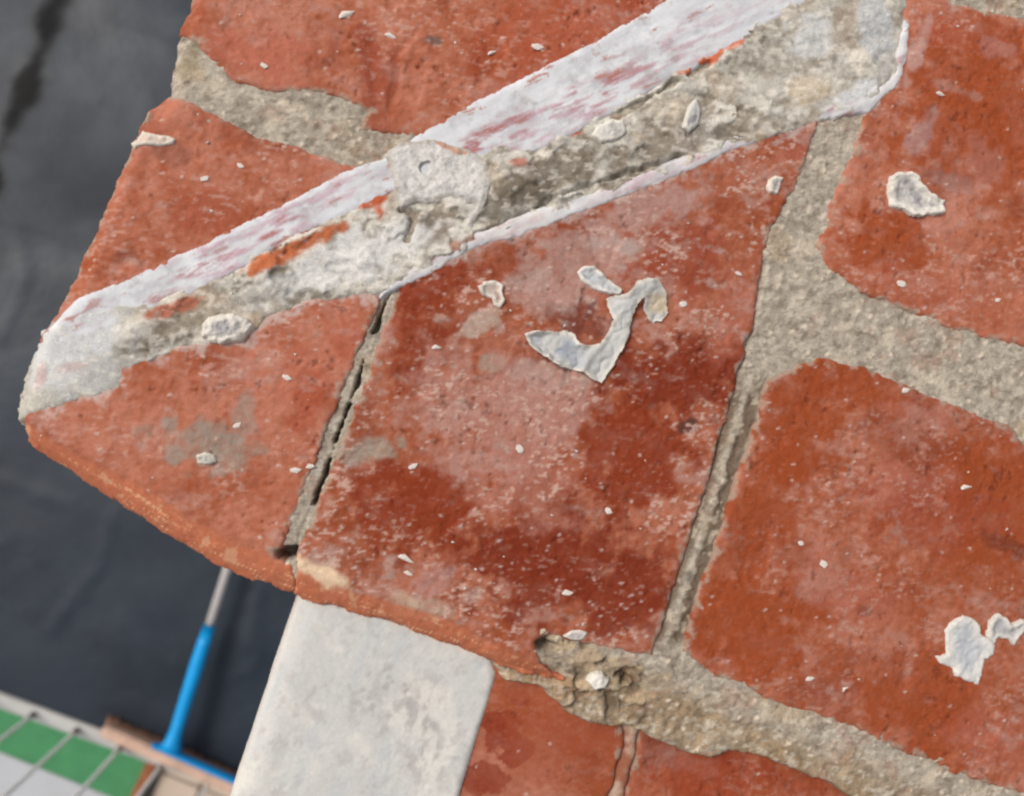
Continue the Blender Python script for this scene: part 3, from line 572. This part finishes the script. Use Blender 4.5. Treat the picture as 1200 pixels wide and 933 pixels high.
bm = bmesh.new(); tube(bm, (0, 0, 0), (0, 0, .018), .006, .0055, 12); soc_me = bpy.data.meshes.new('socket'); bm.to_mesh(soc_me); bm.free(); soc_me.materials.append(M_brk)
for k in range(-9, 16):
    s = base_s[k] if 0 <= k < 5 else base_s[0]+sp*k
    p = R(s, -0.007)
    b_ = link('baluster', bar_me, None, rail, (p[0], p[1], .012)); q = link('socket', soc_me, None, None, (p[0], p[1], .0125))
    q.parent = b_; q.matrix_parent_inverse = Matrix.Translation(b_.location).inverted()
bm = bmesh.new(); a, b = R(base_s[0]-sp*9.5, -.007), R(base_s[0]+sp*15.5, -.007); tube(bm, (a[0], a[1], 1.012), (b[0], b[1], 1.012), .018, .018); bm_obj('top_rail', bm, M_bar, rail)

# ------------------------------------------------------------------ broom lying on the roof
M_blue = flat_mat('blue_plastic', lin(0, 150, 218), rough=.42, vary=.06, scale=40, bump=.05)
M_alu = flat_mat('brushed_tube', lin(214, 208, 204), rough=.45, metal=.1, vary=.06, scale=80)
M_bris = flat_mat('bristles', lin(186, 142, 118), rough=.8, vary=.2, scale=120, stretch=(1, 1, 1))
M_wblk = flat_mat('broom_wood', lin(202, 168, 148), rough=.7, vary=.2, scale=40, bump=.2)
bp_ = P(200, 880, 0); broom = empty('broom', (bp_[0], bp_[1], 0.0)); tag(broom, 'blue handled broom with grey pole and wooden head lying on the dark flat roof', 'broom')
J = lambda u, v, z: Vector(P(u, v, z))
foot, top = J(200, 878, .060), J(243, 741, .050)
ax = (top-foot).normalized()
bm = bmesh.new(); tube(bm, top-ax*.02, top+ax*.95, .0082, .0082, 18); bm_obj('pole', bm, M_alu, broom)
bm = bmesh.new(); tube(bm, top+ax*.95, top+ax*1.05, .014, .013, 18); bm_obj('end_grip', bm, M_blue, broom)
bm = bmesh.new(); Lh = (top-foot).length
prof = [(0.0, .022), (.012, .016), (.035, .0125), (.10, .0130), (.16, .0138), (.20, .0130), (.24, .0112), (Lh-.006, .0108), (Lh, .0102)]
n = 20; up = Vector((0, 0, 1)); k_ = up.cross(ax).normalized(); l_ = ax.cross(k_); rings = []
for q, r in prof:
    rings.append([bm.verts.new(foot+ax*q+k_*math.cos(2*math.pi*i/n)*r+l_*math.sin(2*math.pi*i/n)*min(r, .018)) for i in range(n)])
for a, b in zip(rings[:-1], rings[1:]):
    for i in range(n): bm.faces.new((a[i], a[(i+1) % n], b[(i+1) % n], b[i]))
bm.faces.new(rings[0][::-1]); bm.faces.new(rings[-1]); bm_obj('handle_sleeve', bm, M_blue, broom)
hl, hr = J(121, 851, .062), J(282, 922, .062); hl.z = hr.z = 0; hd = (hr-hl).normalized(); hn = Vector((0, 0, 1)).cross(hd).normalized()
if hn.dot(ax) > 0: hn = -hn          # hn points away from the handle
Lw = (hr-hl).length
def bar(name, s0, s1, q0, q1, z0, z1, mat, bev=.003):
    bm = bmesh.new(); vs = [bm.verts.new(hl+hd*a+hn*b+up*zz) for zz in (z0, z1) for a, b in ((s0, q0), (s1, q0), (s1, q1), (s0, q1))]
    for f in ((0, 3, 2, 1), (4, 5, 6, 7), (0, 1, 5, 4), (1, 2, 6, 5), (2, 3, 7, 6), (3, 0, 4, 7)): bm.faces.new([vs[i] for i in f])
    bmesh.ops.recalc_face_normals(bm, faces=bm.faces); bmesh.ops.bevel(bm, geom=bm.edges[:], offset=bev, segments=2, affect='EDGES')
    return bm_obj(name, bm, mat, broom, smooth=False)
bar('head', 0, Lw, 0.0, .021, .040, .062, M_wblk)
bar('bracket', Lw*.34, Lw*.99, -.006, .001, .044, .064, M_blue, .002)
rng = random.Random(4); bm = bmesh.new()
for i in range(110):
    for j in range(6):
        q = Lw*(i+.5+rng.uniform(-.3, .3))/110; a = hl+hd*q+hn*(.003+.015*(j+.5)/6)+up*.042
        b = a+hd*((q/Lw-.5)*.012+rng.uniform(-.003, .003))+hn*rng.uniform(-.003, .003); b.z = .003
        tube(bm, a, b, .0016, .0012, 4, True)
o = bm_obj('bristles', bm, M_bris, broom); tag(o, kind='stuff')

# ------------------------------------------------------------------ loose flakes and crumbs lying on the bricks
def ground_h(u, v):
    p = P(u, v, ZTOP); x = np.array([[p[0]*1000]]); y = np.array([[p[1]*1000]])
    return base(x, y, np.array([[u]], float), np.array([[v]], float))[0][0, 0]
def flake(name, poly, label, rim=1.0, mid=0.5, thick=0.5, colour=(216, 210, 202), dark=(150, 146, 148), seed=0, lump=0.0, group=None, cat='flake', curl=None):
    x, y, u, v = field(poly, 0.25, 1.5)
    sd = sdpoly(u, v, poly)/PXMM+0.30*fbm(x, y, 2.4, 4, 1000+seed, .6)
    bh, _ = base(x, y, u, v)
    dmax = max(sd.max(), 0.3); e = np.clip(sd/dmax, 0, 1)
    ro = 1-S(0.05, 0.75, e)
    h = bh+0.12+thick*.55+.55*np.abs(fbm(x, y, 4.5, 3, 1040+seed))+mid*0.15+rim*ro*(0.65+0.5*fbm(x, y, 4, 2, 1010+seed))+lump*np.sqrt(np.clip(e, 0, 1))+(.35*lump+.12)*fbm(x, y, 2.0, 4, 1020+seed)
    if curl:
        (c0, c1), amt = curl; tt = ((u-c0[0])*(c1[0]-c0[0])+(v-c0[1])*(c1[1]-c0[1]))/((c1[0]-c0[0])**2+(c1[1]-c0[1])**2); h = h+amt*np.clip(tt, 0, 1)**2
    h = h-np.clip(-sd, 0, 1)*5-(1-S(0, .8, sd))*.35
    c = np.broadcast_to(lin(*colour), x.shape+(3,)).copy()
    c = mix(c, lin(*dark), np.clip(S(-.1, .6, fbm(x, y, 3, 4, 1030+seed))*.7+.25, 0, 1)*(1-S(.2, .8, ro)))
    c = mix(c, lin(230, 222, 208), ro*.6)
    c = c*.92
    me = grid_mesh(name, x/1000, y/1000, ZTOP+h/1000, sd > -0.55, c)
    o = link(name, me, MF); ctr = np.array([np.mean([p[0] for p in poly]), np.mean([p[1] for p in poly])])
    cw = P(*ctr, ZTOP); me.transform(Matrix.Translation((-cw[0], -cw[1], -ZTOP))); o.location = (cw[0], cw[1], ZTOP)
    return tag(o, label, cat, group)
flake('paint_flake', [(1042, 208), (1050, 204), (1064, 203), (1073, 208), (1076, 218), (1088, 228), (1098, 234), (1106, 235), (1104, 250), (1085, 252), (1068, 254), (1058, 246), (1042, 242), (1040, 226)], 'crumpled white paint flake with raised rim on the upper right brick', rim=2.0, thick=.3, dark=(140, 136, 140), seed=1)
flake('paint_flake', [(1106, 738), (1114, 728), (1128, 721), (1140, 725), (1148, 732), (1146, 742), (1156, 748), (1165, 756), (1163, 768), (1152, 772), (1148, 785), (1145, 802), (1130, 796), (1118, 792), (1114, 782), (1100, 776), (1096, 769), (1108, 766)], 'broad pale grey paint flake low on the right hand brick', rim=.35, thick=.4, colour=(196, 198, 201), dark=(176, 178, 182), seed=2)
flake('paint_flake', [(1158, 728), (1170, 719), (1178, 724), (1182, 732), (1196, 726), (1204, 728), (1200, 738), (1190, 744), (1186, 756), (1180, 748), (1168, 746), (1164, 754), (1156, 746)], 'small twisted grey paint flake touching the broad flake on the right', rim=1.0, thick=.6, colour=(188, 186, 186), dark=(120, 118, 122), seed=3)
flake('paint_flake', [(675, 319), (684, 312), (696, 312), (708, 324), (720, 334), (730, 340), (726, 346), (712, 345), (696, 338), (682, 330)], 'narrow bluish white paint flake above the big curled flake', rim=1.2, thick=.4, colour=(206, 206, 204), dark=(132, 140, 152), seed=4)
flake('paint_flake', [(560, 336), (568, 330), (580, 329), (589, 335), (588, 342), (592, 352), (586, 362), (579, 358), (577, 350), (566, 346)], 'small broken white paint flake left of the big curled flake', rim=1.3, thick=.3, colour=(206, 190, 178), dark=(150, 120, 110), seed=5)
flake('mortar_lump', [(238, 380), (246, 372), (262, 368), (278, 368), (292, 374), (299, 383), (290, 392), (284, 400), (262, 403), (246, 402), (238, 396)], 'white mortar lump on the diagonal ridge near the left edge', rim=.2, thick=1.2, colour=(222, 214, 204), dark=(168, 164, 166), seed=6, lump=1.6, cat='lump')
flake('mortar_chip', [(152, 166), (160, 162), (164, 150), (170, 154), (180, 157), (196, 160), (208, 164), (204, 170), (188, 172), (176, 170), (164, 170), (156, 172)], 'pointed white chip near the outer edge of the left brick', rim=.3, thick=.5, colour=(222, 204, 188), dark=(190, 160, 140), seed=7, lump=.5, cat='chip')
flake('mortar_chip', [(230, 534), (240, 530), (252, 534), (254, 541), (244, 545), (232, 542)], 'small white chip on the grey smear of the left brick', rim=.2, thick=.3, colour=(206, 196, 182), seed=8, lump=.4, cat='chip')
flake('mortar_chip', [(688, 798), (694, 790), (706, 789), (713, 797), (709, 806), (697, 808)], 'bright white chip in the brown mortar under the middle brick', rim=.1, thick=.2, colour=(236, 230, 220), dark=(214, 206, 196), seed=9, lump=.9, cat='chip')
flake('mortar_chip', [(660, 745), (668, 740), (680, 738), (688, 742), (684, 749), (670, 750)], 'thin pale chip on the lower edge of the middle brick', rim=.2, thick=.4, colour=(206, 196, 190), seed=10, lump=.2, cat='chip')
flake('mortar_chip', [(900, 212), (908, 207), (916, 210), (914, 218), (910, 228), (902, 226), (898, 220)], 'cream chip near the upper right corner of the middle brick', rim=.3, thick=.4, colour=(222, 206, 190), seed=11, lump=.4, cat='chip')
flake('mortar_chip', [(700, 150), (716, 142), (728, 144), (732, 156), (722, 166), (704, 168), (694, 160)], 'pale flat mortar chip lying in the diagonal ridge', rim=.2, thick=2.0, colour=(222, 218, 208), seed=12, lump=.3, cat='chip')
flake('mortar_chip', [(806, 126), (814, 118), (820, 128), (816, 146), (806, 156), (798, 152)], 'upright grey mortar chip near the middle of the diagonal ridge', rim=.2, thick=2.0, colour=(196, 194, 190), seed=13, lump=.3, cat='chip')
# big curled flake: a thin sheet lying flat at its left end, standing up at the neck and folding over at the tip
def sheet(name, poly, label, thick=.0002):
    x, y, u, v = field(poly, 0.2, 1.6)
    sd = sdpoly(u, v, poly)/PXMM+0.40+0.40*fbm(x, y, 2.6, 5, 1105, .65)
    bh, _ = base(x, y, u, v)
    e = np.clip(sd/2.6, 0, 1); ro = 1-S(0.0, 0.8, e)
    left = 1-S(660, 700, u); lift = 4.2*np.exp(-(((u-750)/26)**2+((v-338)/22)**2))+1.6*np.exp(-(((u-728)/14)**2+((v-372)/26)**2))
    fold = np.abs(fbm(x, y, 7, 3, 1106))
    h = bh+0.30+lift+ro*(1.5*left+.5)*(.5+.9*fbm(x, y, 5, 2, 1107))+1.0*fold+.10*fbm(x, y, 1.6, 3, 1108)+.8*np.exp(-((u-690+.6*(v-420))/6)**2)*S(395, 410, v)
    c = np.broadcast_to(lin(196, 194, 190), x.shape+(3,)).copy()
    c = mix(c, lin(146, 154, 166), S(-.3, .5, fbm(x, y, 5, 4, 1109))*.8*left*(1-ro))
    c = mix(c, lin(222, 214, 200), S(.2, .8, ro+.2*fbm(x, y, 2.5, 3, 1110))*.8)
    c = mix(c, lin(222, 200, 166), S(752, 764, u)*S(340, 352, v)*(1-S(362, 372, v))*.8)
    c = mix(c, lin(170, 164, 158), S(.25, .8, fbm(x, y, 2.2, 4, 1111))*.5)
    me = grid_mesh(name, x/1000, y/1000, ZTOP+h/1000, sd > 0, c*.95)
    o = link(name, me, MF); cw = P(700, 390, ZTOP); me.transform(Matrix.Translation((-cw[0], -cw[1], -ZTOP))); o.location = (cw[0], cw[1], ZTOP)
    md = o.modifiers.new('thickness', 'SOLIDIFY'); md.thickness = thick; md.offset = 0
    return tag(o, label, 'flake')
sheet('paint_flake', [(615, 392), (632, 389), (650, 391), (664, 388), (672, 394), (676, 404), (686, 407), (702, 404), (712, 392), (719, 376), (712, 364), (710, 352), (722, 349), (734, 346), (742, 334), (756, 329), (768, 331), (777, 344), (781, 366), (774, 377), (760, 376), (754, 364), (752, 350), (744, 356), (738, 372), (736, 390), (728, 408), (718, 428), (704, 448), (692, 444), (684, 436), (668, 432), (656, 430), (642, 420), (630, 414), (620, 404)], 'big curled white paint flake, an L shaped sheet on the middle brick')
# crumbs
M_cr = flat_mat('white_grit', lin(216, 204, 194), rough=.9, vary=.14, scale=400, bump=.3, dist=.0002)
M_cg = flat_mat('grey_grit', lin(150, 146, 144), rough=.85, vary=.15, scale=400, bump=.3, dist=.0002)
def crumb_mesh(seed, bm=None, at=(0, 0, 0), sx=1, sy=1, sz=.6, rz=0):
    r = random.Random(seed); own = bm is None
    if own: bm = bmesh.new()
    g = bmesh.ops.create_icosphere(bm, subdivisions=1, radius=1.0)
    for vv in g['verts']:
        k = 1+.95*(r.random()-.5)
        X_, Y_ = vv.co.x*k*sx, vv.co.y*k*sy
        vv.co = Vector((X_*math.cos(rz)-Y_*math.sin(rz)+at[0], X_*math.sin(rz)+Y_*math.cos(rz)+at[1], max(vv.co.z, -.5)*k*sz+at[2]))
    if own:
        me = bpy.data.meshes.new('grit_crumb'); bm.to_mesh(me); bm.free(); return me
cm = [crumb_mesh(i) for i in range(5)]
for m_ in cm: m_.materials.append(M_cr)
WT, WL, WM, WU, WR = ('on the upper left brick', 'on the left brick', 'on the middle brick', 'on the upper right brick', 'on the right hand brick')
CR = [(405, 17, 12, WT+' nearest the top edge of the photo'), (457, 42, 10, WT+' beside the vertical dents'), (310, 77, 8, WT+' just above the left mortar joint'), (576, 62, 9, WT+' second nearest the white stripe'), (628, 55, 12, WT+' closest to the white stripe'),
      (240, 209, 8, WL+' above the stripe, left one of two'), (281, 194, 9, WL+' above the stripe, right one of two'), (345, 551, 10, WL+' near the crack, larger of a pair'), (363, 546, 8, WL+' touching the crack, smaller of a pair'), (277, 499, 9, WL+' on the grey smear beside the chip'), (335, 442, 9, WL+' between the white lump and the crack'),
      (608, 526, 12, WM+' straight below the big curled flake'), (483, 547, 9, WM+' near the grey patch by the crack'), (712, 598, 9, WM+' in the dark red patch right of centre'), (475, 654, 12, WM+' upper one of a pair near the low edge'), (478, 671, 8, WM+' lower one of a pair near the low edge'), (800, 357, 11, WM+' just right of the big curled flake'), (865, 320, 9, WM+' beside the right hand joint'), (511, 407, 9, WM+' left of the big curled flake'), (664, 694, 9, WM+' just above the brown broken mortar'),
      (1101, 110, 10, WU+' above the crumpled flake'), (1055, 333, 10, WU+' below the crumpled flake near the joint'), (1168, 352, 8, WU+' in its lower right corner'),
      (965, 660, 11, WR+' at its centre, larger of two'), (938, 637, 8, WR+' at its centre, smaller of two'), (1131, 571, 13, WR+' largest and nearest the right edge'), (1060, 457, 11, WR+' on its top edge at the joint'), (948, 795, 8, WR+' above the low joint, left of two'), (990, 807, 8, WR+' above the low joint, right of two')]
rng = random.Random(11)
for (cu, cv, sz, where) in CR:
    s = sz/PXMM/2000; hh = ground_h(cu, cv); p = P(cu, cv, ZTOP+hh/1000)
    o = link('grit_crumb', cm[rng.randrange(5)], None); o.location = (p[0], p[1], p[2]+s*.16)
    o.scale = (s*rng.uniform(1.0, 1.5), s*rng.uniform(.55, .9), s*.42); o.rotation_euler = (0, 0, rng.uniform(-.6, .6))
    tag(o, 'white grit crumb '+where, 'crumb', 'white grit crumbs on the bricks')
bm = bmesh.new()
for i in range(520):
    cu, cv = rng.uniform(20, 1230), rng.uniform(-20, 900)
    pl = rng.choice([T_, A_, B_, B_, R1_, R2_])
    if sdpoly(np.array([cu]), np.array([cv]), pl)[0] < 8: continue
    s = rng.uniform(1.2, 2.2+3.0*rng.random()**3)/PXMM/2000*1.2; p = P(cu, cv, ZTOP+ground_h(cu, cv)/1000)
    crumb_mesh(i, bm, (p[0], p[1], p[2]+s*.3), s*rng.uniform(.9, 1.5), s*rng.uniform(.5, 1), s*.45, rng.uniform(-1, 1))
o = bm_obj('grit_dust', bm, M_cr); tag(o, 'fine pale grit dust scattered over the bricks', 'grit', kind='stuff')
